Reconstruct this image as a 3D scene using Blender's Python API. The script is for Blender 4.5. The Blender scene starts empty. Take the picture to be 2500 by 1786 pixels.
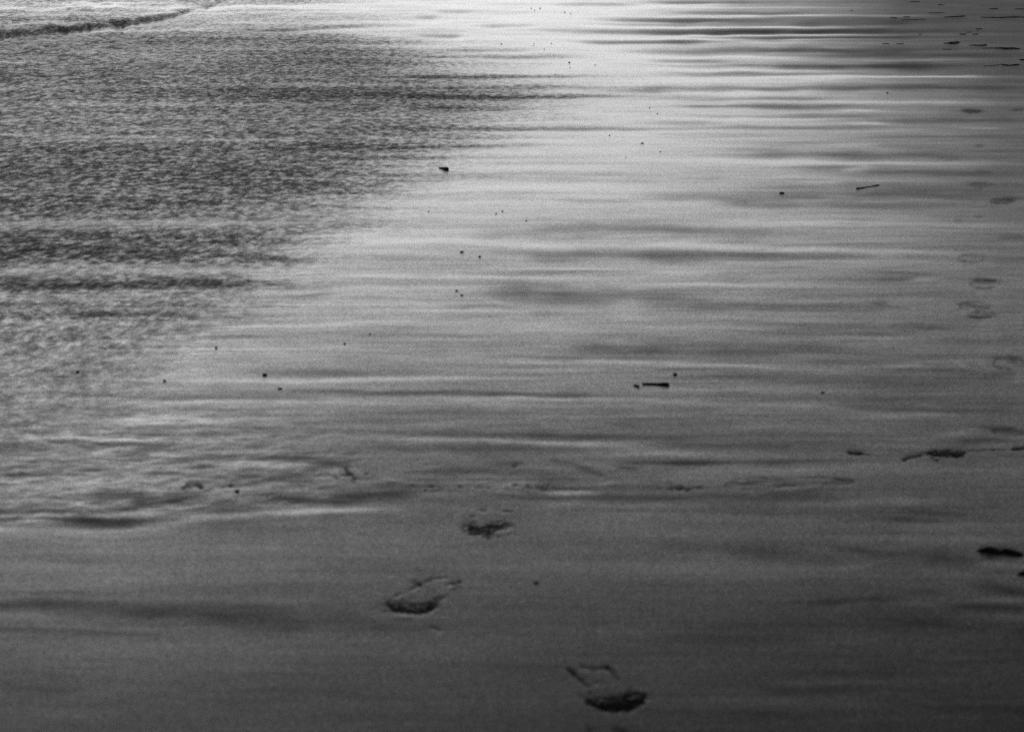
import bpy, bmesh, math, random
import numpy as np

# ------------------------------------------------------------------ camera, sky, sun, exposure
SC = bpy.context.scene
COL = SC.collection
F = 5500.0            # focal length in pixels of the 2500 px wide frame
CX, CY = 1250.0, 893.0
HC = 1.5              # eye height
PITCH = math.atan((893 + 398) / F)

cam_d = bpy.data.cameras.new('camera')
cam = bpy.data.objects.new('camera', cam_d)
COL.objects.link(cam)
cam.location = (0, 0, HC)
cam.rotation_euler = (math.pi / 2 - PITCH, 0, 0)
cam_d.sensor_fit = 'HORIZONTAL'
cam_d.sensor_width = 36.0
cam_d.lens = 36.0 * F / 2500.0
cam_d.clip_start = 0.05
cam_d.clip_end = 20000
cam_d.dof.use_dof = True
cam_d.dof.focus_distance = 19.0
cam_d.dof.aperture_fstop = 8.0
SC.camera = cam

world = bpy.data.worlds.new('World')
SC.world = world
world.use_nodes = True
NT = world.node_tree
LK = NT.links.new
bg = NT.nodes['Background']
sky = NT.nodes.new('ShaderNodeTexSky')
sky.sky_type = 'NISHITA'
sky.sun_disc = False
sky.sun_elevation = math.radians(60)
sky.sun_rotation = math.radians(0)


def mth(nt, op, a, b=None, c=None, clamp=False):
    n = nt.nodes.new('ShaderNodeMath')
    n.operation = op
    n.use_clamp = clamp
    for i, v in enumerate((a, b, c)):
        if v is None:
            continue
        if isinstance(v, (int, float)):
            n.inputs[i].default_value = v
        else:
            nt.links.new(v, n.inputs[i])
    return n.outputs[0]


def curve(nt, x, x0, x1, ymax, pts):
    """a float curve through pts over [x0,x1]"""
    t = mth(nt, 'DIVIDE', mth(nt, 'SUBTRACT', x, x0), x1 - x0, clamp=True)
    n = nt.nodes.new('ShaderNodeFloatCurve')
    c = n.mapping.curves[0]
    P = [((p - x0) / (x1 - x0), q / ymax) for p, q in pts]
    c.points[0].location = P[0]
    c.points[1].location = P[-1]
    for p in P[1:-1]:
        c.points.new(*p)
    n.mapping.update()
    nt.links.new(t, n.inputs['Value'])
    return mth(nt, 'MULTIPLY', n.outputs[0], ymax)


G_EL = [(0, 1.85), (4.5, 1.95), (7, 1.82), (10, 1.52), (13, 1.21), (16, .92), (19, .66), (22, .53), (30, .36), (50, .12), (90, .12)]
G_EFF = [(0, 1.62), (4.5, 1.6), (7, 1.53), (10, 1.26), (13, .94), (16, .67), (19, .44), (22, .32), (30, .17), (50, .12), (90, .12)]
H_AZ = [(-180, .45), (-90, .5), (-40, .8), (-20, 1.12), (-12, 1.5), (-6, 1.22), (0, 1.0), (3, .93), (6, .84), (10, .70), (13, .62), (25, .45), (60, .4), (90, .4), (180, .45)]
tc = NT.nodes.new('ShaderNodeTexCoord')
sx = NT.nodes.new('ShaderNodeSeparateXYZ')
LK(tc.outputs['Generated'], sx.inputs[0])
el = mth(NT, 'MULTIPLY', mth(NT, 'ARCSINE', sx.outputs[2]), 180 / math.pi)
az = mth(NT, 'MULTIPLY', mth(NT, 'ARCTAN2', sx.outputs[0], sx.outputs[1]), 180 / math.pi)
g = curve(NT, el, 0, 90, 2.0, G_EL)
h = curve(NT, az, -180, 180, 2.0, H_AZ)
# soft, stretched cloud texture
cmap = NT.nodes.new('ShaderNodeMapping')
cmap.inputs['Scale'].default_value = (2.0, 2.0, 7.0)
LK(tc.outputs['Generated'], cmap.inputs['Vector'])
cn = NT.nodes.new('ShaderNodeTexNoise')
cn.inputs['Scale'].default_value = 1.6
cn.inputs['Detail'].default_value = 3
LK(cmap.outputs[0], cn.inputs['Vector'])
cl = mth(NT, 'ADD', mth(NT, 'MULTIPLY', cn.outputs[0], .3), .85)
bw = NT.nodes.new('ShaderNodeRGBToBW')
LK(sky.outputs[0], bw.inputs[0])
tot = mth(NT, 'MULTIPLY', mth(NT, 'MULTIPLY', mth(NT, 'MULTIPLY', bw.outputs[0], g), h), cl)
LK(tot, bg.inputs['Color'])
bg.inputs['Strength'].default_value = 0.15

sun_d = bpy.data.lights.new('sun', 'SUN')
sun_d.energy = 0.5
sun_d.angle = math.radians(12)
sun = bpy.data.objects.new('sun', sun_d)
COL.objects.link(sun)
sun.rotation_euler = (math.radians(-(90 - 60)), 0, 0)

SC.view_settings.view_transform = 'Standard'
SC.view_settings.look = 'None'
SC.view_settings.gamma = 1
SC.view_settings.use_curve_mapping = False
SC.view_settings.exposure = 0.0
SC.render.engine = 'CYCLES'
SC.cycles.use_denoising = False      # keep the fine sampling grain: the photograph is a grainy one

# ------------------------------------------------------------------ picture <-> ground
sp, cp = math.sin(PITCH), math.cos(PITCH)


def ground(u, v):
    a = (np.asarray(v, float) - CY) / F
    b = (np.asarray(u, float) - CX) / F
    t = HC / (sp + a * cp)
    return b * t, (cp - a * sp) * t


def ppm(v):
    """picture px per metre on the ground at row v"""
    a = (v - CY) / F
    return F / (HC / (sp + a * cp))


# ------------------------------------------------------------------ the grid of the shore
us = np.concatenate([-np.geomspace(9000, 210, 26), np.arange(-180, 2681, 3.0), 2500 + np.geomspace(215, 9000, 26)])
vs = np.concatenate([-398 + np.geomspace(1.2, 240, 26), np.arange(-154, 1905, 2.4), np.linspace(1925, 9000, 30)])
U, V = np.meshgrid(us, vs)
NR, NC = U.shape
rng = np.random.default_rng(7)


def vnoise(x, y, seed):
    """smooth value noise, -1..1"""
    r = np.random.default_rng(seed)
    T = r.uniform(-1, 1, (256, 256))
    xi = np.floor(x).astype(int)
    yi = np.floor(y).astype(int)
    fx = x - xi
    fy = y - yi
    fx = fx * fx * (3 - 2 * fx)
    fy = fy * fy * (3 - 2 * fy)
    g_ = lambda a, b: T[a & 255, b & 255]
    return (g_(xi, yi) * (1 - fx) + g_(xi + 1, yi) * fx) * (1 - fy) + (g_(xi, yi + 1) * (1 - fx) + g_(xi + 1, yi + 1) * fx) * fy


def fbm(x, y, seed, n=4, rough=.6):
    s = 0
    a = 1
    tot_ = 0
    for i in range(n):
        s = s + a * vnoise(x * 2 ** i + 17 * i, y * 2 ** i + 31 * i, seed + i)
        tot_ += a
        a *= rough
    return s / tot_


def sig(x):
    return 1 / (1 + np.exp(-np.clip(x, -30, 30)))


GX, GY = ground(U, V)
EL = np.degrees(np.arctan2(HC, GY))          # grazing angle of the view
AF = np.zeros_like(U)                         # broad patches: shading of tilt painted in as film coverage
A = np.zeros_like(U)                          # wanted relative brightness of the mirror, by tilt


def win(x0, x1, y0, y1):
    c0, c1 = np.searchsorted(us, (x0, x1))
    r0, r1 = np.searchsorted(vs, (y0, y1))
    return slice(max(r0, 0), max(r1, r0 + 1)), slice(max(c0, 0), max(c1, c0 + 1))


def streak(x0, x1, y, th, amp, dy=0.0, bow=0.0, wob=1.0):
    """a long low swell or hollow of the sand (broad ones only painted into the film): from x0 to x1 at picture row y, half thickness th"""
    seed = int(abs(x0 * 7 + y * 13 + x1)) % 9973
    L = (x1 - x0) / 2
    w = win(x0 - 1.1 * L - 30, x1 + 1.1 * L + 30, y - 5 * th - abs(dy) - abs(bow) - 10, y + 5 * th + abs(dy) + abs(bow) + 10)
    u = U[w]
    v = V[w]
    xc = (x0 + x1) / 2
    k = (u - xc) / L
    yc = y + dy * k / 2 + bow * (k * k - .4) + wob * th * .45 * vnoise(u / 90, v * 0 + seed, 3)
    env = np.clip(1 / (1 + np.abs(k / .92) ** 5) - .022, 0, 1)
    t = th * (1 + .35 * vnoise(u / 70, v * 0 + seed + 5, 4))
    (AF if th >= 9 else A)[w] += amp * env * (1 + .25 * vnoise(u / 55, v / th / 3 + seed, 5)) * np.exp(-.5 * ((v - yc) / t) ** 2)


S = streak
# --- upper right: long dark and pale bands
for a in [
    (1570, 1830, 5, 2, -.7), (1600, 1800, 12, 2, .3), (1350, 1560, 10, 1.6, -.5), (1560, 2060, 19, 2.4, .35), (1620, 1980, 33, 2.4, -.55),
    (1700, 2260, 39, 2.0, .65), (1600, 1900, 43.5, 1.8, .4), (1480, 1780, 48.5, 2.2, -1.0), (1480, 1700, 58, 2, -.4), (1700, 2260, 54, 6, -.55), (1600, 2160, 65.5, 2.6, .7),
    (1440, 2200, 75.5, 3.4, -1.25), (1600, 2140, 84, 1.8, .8), (1780, 2230, 91, 2.4, -.8), (1560, 2030, 95.5, 1.8, .45), (1430, 1760, 100.5, 2.4, -.95), (1790, 1990, 103, 2.2, .3),
    (1550, 2230, 123, 4.6, -.75), (1880, 2450, 135, 3.4, -.45), (1560, 1970, 139, 3.8, .35), (1580, 1780, 149, 3, -.55), (2080, 2400, 146, 2.6, .35),
    (1560, 2420, 160, 2.6, -.35), (1860, 2320, 160.5, 5.4, -.75), (1570, 2030, 172, 2.6, .40), (1610, 1980, 181, 4.2, -.45), (1850, 2450, 187.5, 2.4, .95), (1560, 2350, 198, 6, .32), (1840, 2300, 205, 3, -.2),
    (1950, 2500, 214, 3.4, -.55), (1500, 1980, 218, 4.4, -.65), (1650, 2050, 226, 3.4, .3), (1600, 2020, 241, 3.4, -.45), (1950, 2450, 249, 3.4, .4), (1620, 2080, 259, 3.4, -.75),
    (2040, 2160, 269, 2.6, .35), (1690, 2110, 284, 3.0, -.42), (1600, 2000, 290, 2.2, .3), (2120, 2480, 295, 4.4, -.4), (1560, 1780, 300, 3.2, -.35), (2070, 2170, 301, 2.6, .35), (1700, 2160, 310.5, 3.6, -.45), (2330, 2460, 313, 2.0, .35),
    (1640, 1900, 331, 3, -.2), (2060, 2500, 333, 3, -.25), (2030, 2150, 352, 3.4, .2), (1750, 2100, 349, 3, -.22), (2120, 2300, 357, 3, -.2), (1760, 1900, 363, 3, -.2),
    (1740, 2460, 380, 5.6, -.45, 6), (1870, 2110, 375, 5, -.35), (1660, 2460, 396, 4.6, .42, 6), (2060, 2130, 411, 4, .3, -7), (1960, 2110, 409, 3, -.3), (2040, 2520, 424, 5, -.4, 5), (1650, 1760, 435, 3, -.25),
    (1850, 2450, 459, 7, -.38), (1960, 2060, 446, 3, .25), (1540, 2520, 478, 7, -.45, -3), (2010, 2090, 478.5, 2, .25), (1720, 2320, 500, 6, -.35, 4), (1560, 1740, 495, 5, .2),
    (2040, 2300, 526, 4, .2), (1780, 2400, 543, 4, .30, 5), (2100, 2520, 551, 2.6, .2), (1600, 1900, 566, 9, -.22), (2030, 2150, 596, 3, -.25), (1600, 2420, 613, 5.4, .35, 14), (1560, 1900, 603, 6, .25, 6),
    (1580, 2100, 627, 7, -.35), (1700, 2350, 640, 6, .14), (2350, 2520, 632, 5, -.2), (1960, 2160, 652, 3, .15), (2120, 2280, 668, 3, -.35, 7), (2140, 2230, 683, 3, -.28), (2220, 2300, 684, 4, .18, -8),
    (1600, 2100, 697, 5, .28), (1600, 1760, 667, 5, .22), (1750, 2180, 750, 6, -.34, 6), (1720, 1840, 774, 3, .2), (1760, 2100, 762, 2.6, .15, 4), (1600, 1900, 800, 9, .18), (1830, 2280, 793, 4, -.28, 7), (2230, 2320, 801, 3, -.3, 7), (1780, 2290, 815, 4, -.28, 8), (2000, 2250, 824, 2.4, .22, 8),
    (2290, 2510, 830, 7, -.2), (1620, 2080, 853, 11, -.33), (1960, 2200, 881, 4, -.28), (1640, 1900, 894, 3.2, .38, 3), (2160, 2260, 894, 2.6, .35), (1900, 2520, 926, 11, -.24, 12), (2160, 2400, 905, 4, -.3, 6), (2330, 2360, 890, 4, .25, 16), (1680, 1950, 918, 5, -.15),
    (1600, 2060, 952, 4, .2), (2100, 2300, 975, 3, -.2, 6), (1640, 2060, 988, 4.4, .32), (2060, 2300, 997, 3.6, -.3, 5), (2240, 2310, 992, 3, .3, 8), (2100, 2340, 1012, 5, .25), (2240, 2500, 1000, 7, -.2), (1620, 1760, 1001, 4, -.15),
    (1780, 2080, 1033, 3, .16), (1740, 2060, 1044, 3, .16), (1800, 2300, 1062, 4, -.15), (2290, 2380, 1057, 5, .2, -10), (2400, 2520, 1049, 4, -.75, 12), (2330, 2490, 1074, 6, -.4), (1600, 1960, 1088, 6, -.33), (2100, 2300, 1090, 4, .15),
    (1580, 2020, 1129, 3.6, -.45, -6), (1600, 1900, 1112, 8, .2), (1660, 2050, 1147, 7, .16),
]:
    S(*a)
# --- the middle
for a in [
    (1060, 1150, 30, 1.6, -.4), (1010, 1070, 41, 1.4, -.4), (1170, 1310, 64, 1.8, -.4), (1020, 1130, 86, 1.7, -.5), (1100, 1230, 55, 1.2, -.25), (1180, 1280, 82, 1.2, -.2),
    (1000, 1420, 138, 1.9, -.45), (1090, 1300, 123, 1.8, -.35), (930, 1420, 187, 1.9, -.6), (1000, 1420, 213, 3, -.35), (960, 1550, 234, 2.6, -.7), (1430, 1700, 232, 2, -.3), (1060, 1340, 221, 2.4, -.35),
    (1000, 1420, 246, 5, -.25), (1000, 1260, 260, 3, -.5), (1100, 1500, 270, 3, .12), (1020, 1700, 313.5, 2.4, -.55), (1420, 1620, 271, 2, -.2), (1000, 1400, 337, 3, -.3, -2), (1040, 1600, 323, 3, .12),
    (880, 1400, 357, 3.2, -.35), (1140, 1400, 347, 3, .16), (860, 1120, 384, 3.4, -.45), (1120, 1500, 381, 3, -.15), (1000, 1700, 425, 4.4, -.25), (1100, 1400, 410, 6, .16), (900, 1100, 439, 3.2, -.35), (1300, 1600, 438, 4, -.2), (1050, 1600, 459, 6, .16),
    (850, 1350, 480, 6, -.2), (1350, 1560, 492, 3, -.2), (1420, 1560, 480, 2, .2), (1380, 1720, 554, 10, -.33, 5), (1140, 1520, 571, 9, -.2, -3), (1330, 1400, 556, 8, -.1), (800, 1320, 594, 4.4, .30), (1260, 1680, 606, 6, .2),
    (1230, 1720, 620, 11, -.38, 4), (1040, 1260, 645, 5, -.15), (1240, 1540, 657, 1.8, .3), (1130, 1500, 665, 3, -.28, -3), (800, 1420, 677, 3, .3, 3), (1380, 1700, 690, 9, .16), (800, 1160, 706, 5, .16),
    (1170, 1620, 718, 15, -.42, 3), (1180, 1240, 737, 3, .25, 8), (1560, 1800, 737, 12, -.25, 8), (1090, 1260, 748, 4, -.28, -4), (880, 1220, 760, 2.6, .30), (1030, 1400, 769, 4.4, -.3), (800, 1020, 790, 5, .22), (1280, 1620, 795, 11, .18), (1500, 1570, 775, 5, .15, 8),
    (860, 1160, 819, 3, -.2, 3), (1050, 1240, 829, 2, .2), (930, 1100, 837, 2.6, -.18), (800, 1000, 845, 2, .18), (1400, 1640, 855, 12, -.34), (1180, 1600, 874, 3, -.3, 4), (1200, 1700, 886, 3.6, .28, 4), (1200, 1420, 895, 3, -.2), (1150, 1500, 905, 3.2, .16),
    (700, 1060, 909, 6, -.22), (860, 1320, 924, 3.4, .3), (700, 1150, 926, 2.6, .2), (760, 1480, 962, 4.4, -.55, 12), (1000, 1700, 974, 4.2, .42, 6), (850, 1300, 985, 4.5, .15), (900, 1200, 1000, 7, -.12), (1200, 1640, 1018, 4, .16), (1480, 1560, 1037, 3, -.2, 8),
    (780, 1060, 1029, 3, -.2, 4), (980, 1500, 1061, 6.0, -.42, 12), (760, 1000, 1050, 4, -.2, 6), (830, 1560, 1075, 4.0, .40, 24), (1400, 1700, 1095, 5, .16, 14), (1380, 1720, 1067, 4, -.2), (900, 1340, 1095, 11, -.3, 8), (1480, 1620, 1110, 2.6, .3, -8),
    (1520, 1740, 1129, 4, -.55, -3), (740, 860, 1128, 4.6, -.55), (1340, 1400, 1128, 5, -.35, 12), (1400, 1480, 1150, 5, -.35, 28), (1500, 1560, 1144, 3, -.35, 6), (980, 1300, 1148, 10, -.28), (1300, 1440, 1168, 11, -.2),
    (1200, 1260, 1134, 4, -.3), (1420, 1520, 1139, 3, .25, 10), (830, 1000, 1173, 3, .2), (1000, 1080, 1172, 3, -.28), (860, 1160, 1187, 3, -.38, -6), (1060, 1180, 1180, 2.6, .22, -5), (1220, 1320, 1181, 6, .2), (1320, 1440, 1192, 3.4, -.5, 4), (1340, 1460, 1203, 3.6, .55),
    (1180, 1290, 1204, 2.4, .3, 14), (1200, 1360, 1213, 4, -.28, 6), (1440, 1720, 1190, 3, -.2), (1460, 1500, 1181, 3, .25, -8), (1380, 1720, 1216, 5, -.25, -2), (1280, 1720, 1234, 5, .28), (800, 1000, 1208, 6, -.3, -5), (860, 1200, 1221, 5, -.12), (980, 1260, 1246, 4, .1),
    (1100, 1700, 1280, 12, .10), (1150, 1500, 1330, 7, -.10), (1150, 1700, 1385, 12, .10), (1000, 1400, 1352, 10, .05),
]:
    S(*a)
# --- left: bands, wrinkles at the old edge of the wash
for a in [
    (780, 1180, 588, 6, .3), (600, 760, 633, 6, -.6, 6), (-100, 600, 615, 20, -.06), (-100, 720, 695, 9, -.24, -2), (0, 860, 660, 11, .3), (-60, 460, 722, 10, .24), (-60, 200, 743, 2.6, -.35, 4), (160, 440, 766, 3.6, -.55, 3), (-60, 350, 780, 7, .22), (700, 820, 721, 2.6, -.4, -5),
    (540, 900, 794, 3, .35), (330, 500, 814, 4, -.25, -9), (400, 640, 822, 5, -.18), (440, 900, 850, 3.4, .25), (-60, 300, 845, 8, .12), (480, 900, 870, 5, -.1), (620, 900, 910, 7, -.25), (380, 900, 930, 3.6, .38), (700, 900, 954, 3.4, -.28, 3), (300, 700, 971, 4, -.28), (350, 900, 982, 4, .42),
    (180, 560, 998, 4, -.28), (480, 760, 1013, 4, -.18), (180, 600, 1026, 6, .3), (280, 560, 1035, 3, .28), (330, 640, 1043, 3, -.3, 6), (160, 260, 1040, 9, .22), (0, 160, 1056, 4, -.12), (60, 380, 1071, 5, .38), (250, 340, 1072, 5, .28), (260, 420, 1060, 3, -.3, 5),
    (150, 430, 1082, 3.2, -.42, 5), (330, 460, 1097, 5, -.42, 8), (360, 430, 1106, 3, .3), (-60, 120, 1086, 6, -.22), (-80, 130, 1115, 2.6, .32), (-60, 100, 1123, 2.4, -.36, 5), (100, 150, 1128, 3, .25), (200, 280, 1121, 3, -.38), (240, 280, 1116, 3, .25), (130, 200, 1092, 4, .2),
    (420, 540, 1122, 3, -.34, -4), (540, 700, 1117, 3, -.4, -11), (560, 700, 1125, 3.2, .35, -10), (500, 640, 1132, 2.8, .35, -9), (430, 520, 1141, 2.6, -.42, -4), (420, 470, 1146, 2.6, .32), (190, 270, 1146, 3, -.34, 10), (280, 340, 1150, 3, -.2, -6), (350, 450, 1152, 2.8, -.28, -4), (0, 110, 1160, 2.6, -.35, 4),
    (30, 70, 1144, 4, .28), (60, 170, 1166, 3, .2), (640, 780, 1118, 4, -.32, -6), (640, 760, 1132, 4, .32, -5), (500, 680, 1148, 3, -.2, -8), (700, 780, 1142, 3, -.2), (440, 560, 1163, 2.8, -.35, 3), (460, 560, 1171, 3, .32, 3), (200, 300, 1178, 4, .12), (-60, 200, 1182, 5, .18),
    (400, 480, 1184, 3, .2), (540, 760, 1168, 5, -.16), (600, 800, 1180, 4, .12), (640, 900, 1160, 3, -.2), (800, 880, 1150, 3, .22), (770, 860, 1165, 3, .18),
    (100, 250, 1200, 4, .18), (180, 280, 1207, 4, -.2, -16), (230, 360, 1212, 9, -.42, -6), (320, 520, 1217, 11, -.42, -6), (270, 330, 1224, 3, .3, -12), (400, 700, 1198, 4, .18, -4), (90, 210, 1226, 3.4, .38, 9), (100, 200, 1219, 3, -.3, 4), (-60, 120, 1212, 6, .16),
    (170, 250, 1236, 3.2, .3, -6), (-80, 180, 1247, 3.2, -.55, -6), (150, 300, 1249, 3, -.42), (270, 360, 1243, 4, -.36, -12), (250, 400, 1254, 3.6, .34, -7), (400, 520, 1240, 4.2, .36, -7), (500, 640, 1234, 4, -.12), (-80, 160, 1258, 3.2, .32), (300, 340, 1243, 3, -.42),
    (-80, 330, 1267, 4.6, -.65, 8), (140, 340, 1276, 6, -.7, 6), (240, 460, 1271, 4, -.4, -8), (60, 130, 1270, 4, .28, -6), (-80, 120, 1284, 3.4, -.35, -3), (-80, 90, 1291, 3, .34), (120, 420, 1293, 5, .32, -6), (300, 460, 1283, 4, .2, -10), (400, 620, 1270, 4, .35, -14), (380, 640, 1278, 4, -.2, -8),
    (460, 720, 1258, 4.4, .5, -12), (660, 960, 1243, 5.6, .68, -7), (640, 860, 1221, 6, -.65, 12), (820, 1000, 1208, 6, -.5, -6), (480, 640, 1246, 9, -.2), (-60, 400, 1303, 7, .15), (620, 760, 1206, 4, -.3, 10), (860, 1060, 1254, 5, .14),
    (-80, 380, 1385, 8, .14), (-80, 300, 1368, 4, -.12), (-80, 340, 1415, 14, .12), (-80, 300, 1447, 4, -.2), (-100, 420, 1480, 12, -.38, 12), (260, 700, 1494, 12, -.2, 8), (440, 1100, 1521, 16, -.26, 14), (-80, 120, 1503, 8, .28), (-80, 160, 1536, 5, -.22, 4), (160, 420, 1546, 4, -.18, 5), (-80, 80, 1549, 3, .2), (120, 520, 1531, 3, .12, 8), (240, 460, 1527, 3, -.14, 6),
    (-80, 460, 1580, 12, .16), (400, 800, 1560, 7, .1), (640, 720, 1556, 4, -.12), (-80, 200, 1678, 8, -.2, 6), (420, 1000, 1695, 14, -.1, 12), (200, 700, 1640, 16, .08), (-80, 400, 1740, 14, .07),
]:
    S(*a)
# --- lower right
for a in [
    (1980, 2360, 1220, 3, .18), (1890, 2300, 1231, 5, .35, -7), (1870, 2000, 1203, 6, -.28), (1580, 1880, 1211, 6, -.22), (1880, 2040, 1212, 5, -.24), (2180, 2360, 1250, 5, -.25, 12), (1700, 1960, 1252, 4, -.16, 4), (2160, 2300, 1270, 4, -.3, 6), (1620, 2100, 1268, 5, .12), (1940, 2500, 1282, 4, .12), (1800, 2400, 1300, 4, -.12), (2020, 2500, 1318, 7, .2, 4),
    (1560, 1960, 1337, 8, -.22, 6), (1760, 2080, 1354, 10, -.25, 10), (1960, 2040, 1346, 3, .22, 10), (2030, 2120, 1341, 5, -.36, 8), (2080, 2330, 1352, 9, -.22, 6), (2250, 2400, 1370, 9, -.22, 4), (2040, 2140, 1384, 4.5, .28, -8), (1560, 2000, 1385, 12, .14), (2240, 2380, 1398, 6, .16, 5), (2180, 2280, 1412, 6, -.12), (2380, 2520, 1378, 7, .25),
    (1960, 2140, 1465, 6, -.34, -14), (2120, 2200, 1465, 6, -.24, 4), (2200, 2330, 1445, 7, -.2), (2380, 2520, 1441, 9, -.35, 12), (2280, 2420, 1443, 6, .24, 5), (2360, 2520, 1466, 5, .30), (2160, 2330, 1476, 4, .20, 6), (2300, 2540, 1484, 5, -.36, 4), (2340, 2520, 1503, 8, .12), (1880, 2340, 1512, 14, -.16), (2180, 2360, 1522, 7, -.2, 10), (2480, 2600, 1540, 14, -.2),
    (1660, 2000, 1560, 7, -.16), (1960, 2160, 1567, 5, .12), (1900, 2300, 1600, 8, -.1), (2200, 2440, 1605, 6, .12), (1900, 2280, 1640, 9, -.14), (1860, 2320, 1667, 5, .2, 5), (1880, 2100, 1684, 6, -.18), (2200, 2600, 1728, 6, -.24, 14), (1700, 2100, 1706, 9, .08), (1640, 2000, 1746, 9, -.08),
    (1200, 1400, 1640, 14, -.08), (1000, 1300, 1590, 12, .06), (1600, 1900, 1530, 12, -.08),
]:
    S(*a)
# old, almost washed out prints and furrows on the right
for a in [
    (1770, 1850, 1182, 2.6, -.4, -9), (1840, 1930, 1170, 2.6, -.32, -3), (1890, 1940, 1175, 5, -.4, 6), (1900, 2040, 1180, 2.6, -.42, -8), (2030, 2090, 1173, 3.6, -.6), (1930, 2070, 1163, 2.2, -.28, -5), (1850, 1960, 1193, 3.6, .45, -2), (1960, 2060, 1184, 2.6, .35, -10), (1780, 1850, 1191, 3, .35, 7), (1790, 1860, 1206, 3, .18, 6), (2010, 2040, 1172, 2.2, .3, -5),
    (2340, 2400, 624, 3, -.3, 2), (2350, 2380, 641, 3, -.3), (2375, 2440, 685, 3.2, -.8, 4), (2380, 2430, 702, 3.2, -.28), (2340, 2410, 746, 3.4, -.55, 8), (2365, 2430, 770, 3.4, -.65, -7), (2345, 2380, 760, 3, .25, -6), (2130, 2170, 740, 4, -.35), (2140, 2210, 748, 2.8, -.3, 10), (2410, 2480, 873, 3, -.3, 4), (2460, 2490, 880, 4, -.5, 12), (2420, 2500, 910, 4, -.4, -5),
    (2320, 2380, 655, 3, .12), (2440, 2520, 583, 4, -.35), (2360, 2420, 449, 3, -.45, 2), (2380, 2400, 461, 3, -.25), (2420, 2480, 488, 3, -.75, -2), (2380, 2400, 528, 3, -.3), (2380, 2400, 356, 3, -.5), (2330, 2350, 538, 3, -.25), (2440, 2500, 576, 4, -.3), (2380, 2420, 420, 3, -.3, 3), (2350, 2400, 271, 2.4, -1.0, 1.5), (2470, 2500, 268, 2, -.5),
]:
    S(*a[:3], a[3] * 1.15, a[4] * .72, *a[5:], wob=.8)

# fine brushed lines everywhere on the drained sand, and broad unevenness
PX = np.clip(GX, -60, 60)
PY = np.clip(GY, -60, 60)
dense = (U > -185) & (U < 2685) & (V > -160)
A += .20 * fbm(GX * .8 + 40, GY * 9 + 3, 21, 4, .9) * dense
A += .12 * fbm(U / 330 + 3, V / 4.5, 23, 3, .9) * dense
A += .15 * fbm(U / 150 + 3, V / 5.5, 27, 2, .9) * dense * sig((V - 420) / 60) * sig((1180 - V) / 60)
A += .10 * fbm(U / 260, V / 7, 41, 3, .7) * dense * sig((700 - V) / 100)
A += .10 * fbm(GX * 2.2 + 9, GY * 3 + 7, 61, 3) * dense

# small crossing wavelets frozen into the old edge of the wash
wz = sig((900 + 2.2 * (V - 1120) * (V < 1120) - U) / 110) * sig((V - 960) / 25) * sig((1288 - .06 * U - V) / 6) * dense
wr = 1 - 2 * np.abs(fbm(U / 75 + .35 * V / 6, V / 8.5, 301, 2, .6))
wr2 = 1 - 2 * np.abs(fbm(U / 46 - .3 * V / 5 + 60, V / 6 + 40, 311, 2, .6))
AN = wz * (.34 * (wr - .45) + .22 * (wr2 - .45)) * np.interp(V, [950, 1060, 1300], [.4, 1, 1])
wq = sig((1700 - U) / 80) * sig((U - 780) / 60) * np.exp(-.5 * ((V - 1165) / 34) ** 2) * dense
A += wq * .20 * (1 - 2 * np.abs(fbm(U / 110 + .2 * V / 6 + 9, V / 9, 321, 3, .7)) - .45)

# --- film coverage: drained sand up the beach to the right, elsewhere painted reflection brightness
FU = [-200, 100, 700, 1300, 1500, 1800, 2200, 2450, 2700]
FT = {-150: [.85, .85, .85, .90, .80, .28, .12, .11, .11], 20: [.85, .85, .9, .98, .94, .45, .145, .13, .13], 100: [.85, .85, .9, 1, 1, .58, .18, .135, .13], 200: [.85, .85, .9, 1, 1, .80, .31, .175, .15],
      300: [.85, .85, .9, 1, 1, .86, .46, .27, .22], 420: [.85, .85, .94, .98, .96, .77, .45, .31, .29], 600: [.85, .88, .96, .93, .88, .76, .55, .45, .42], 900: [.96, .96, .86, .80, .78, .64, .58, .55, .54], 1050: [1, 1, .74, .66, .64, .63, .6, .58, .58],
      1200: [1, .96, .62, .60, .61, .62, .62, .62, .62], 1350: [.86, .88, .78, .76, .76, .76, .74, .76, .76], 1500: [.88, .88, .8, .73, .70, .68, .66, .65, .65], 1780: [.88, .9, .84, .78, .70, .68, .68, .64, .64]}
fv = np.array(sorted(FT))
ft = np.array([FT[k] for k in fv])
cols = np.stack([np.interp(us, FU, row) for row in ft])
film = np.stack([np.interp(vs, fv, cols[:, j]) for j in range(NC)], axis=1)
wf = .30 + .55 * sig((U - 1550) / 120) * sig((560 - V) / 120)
film = film * np.exp(1.6 * A * wf + 2.0 * AF)  # drained stripes at upper right; elsewhere tilt shading painted into the film
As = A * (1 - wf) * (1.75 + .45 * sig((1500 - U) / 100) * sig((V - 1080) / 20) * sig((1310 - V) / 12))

# sensitivity of the mirror image to tilt (relative change per degree)
ge = np.array([p[0] for p in G_EFF], float)
gv = np.array([p[1] for p in G_EFF], float)


def Rf(e):
    i = np.radians(90 - np.clip(e, .3, 89))
    t = np.arcsin(np.sin(i) / 1.33)
    rs = ((np.cos(i) - 1.33 * np.cos(t)) / (np.cos(i) + 1.33 * np.cos(t))) ** 2
    rp = ((1.33 * np.cos(i) - np.cos(t)) / (1.33 * np.cos(i) + np.cos(t))) ** 2
    return (rs + rp) / 2


def lnL(e, s):
    return np.log(Rf(e + s) * np.interp(e + 2 * s, ge, gv))


sens = (lnL(EL, 1.0) - lnL(EL, -1.0)) / 2
slope = np.clip(As / np.minimum(sens, -.12), -2.6, 4.5)

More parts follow.
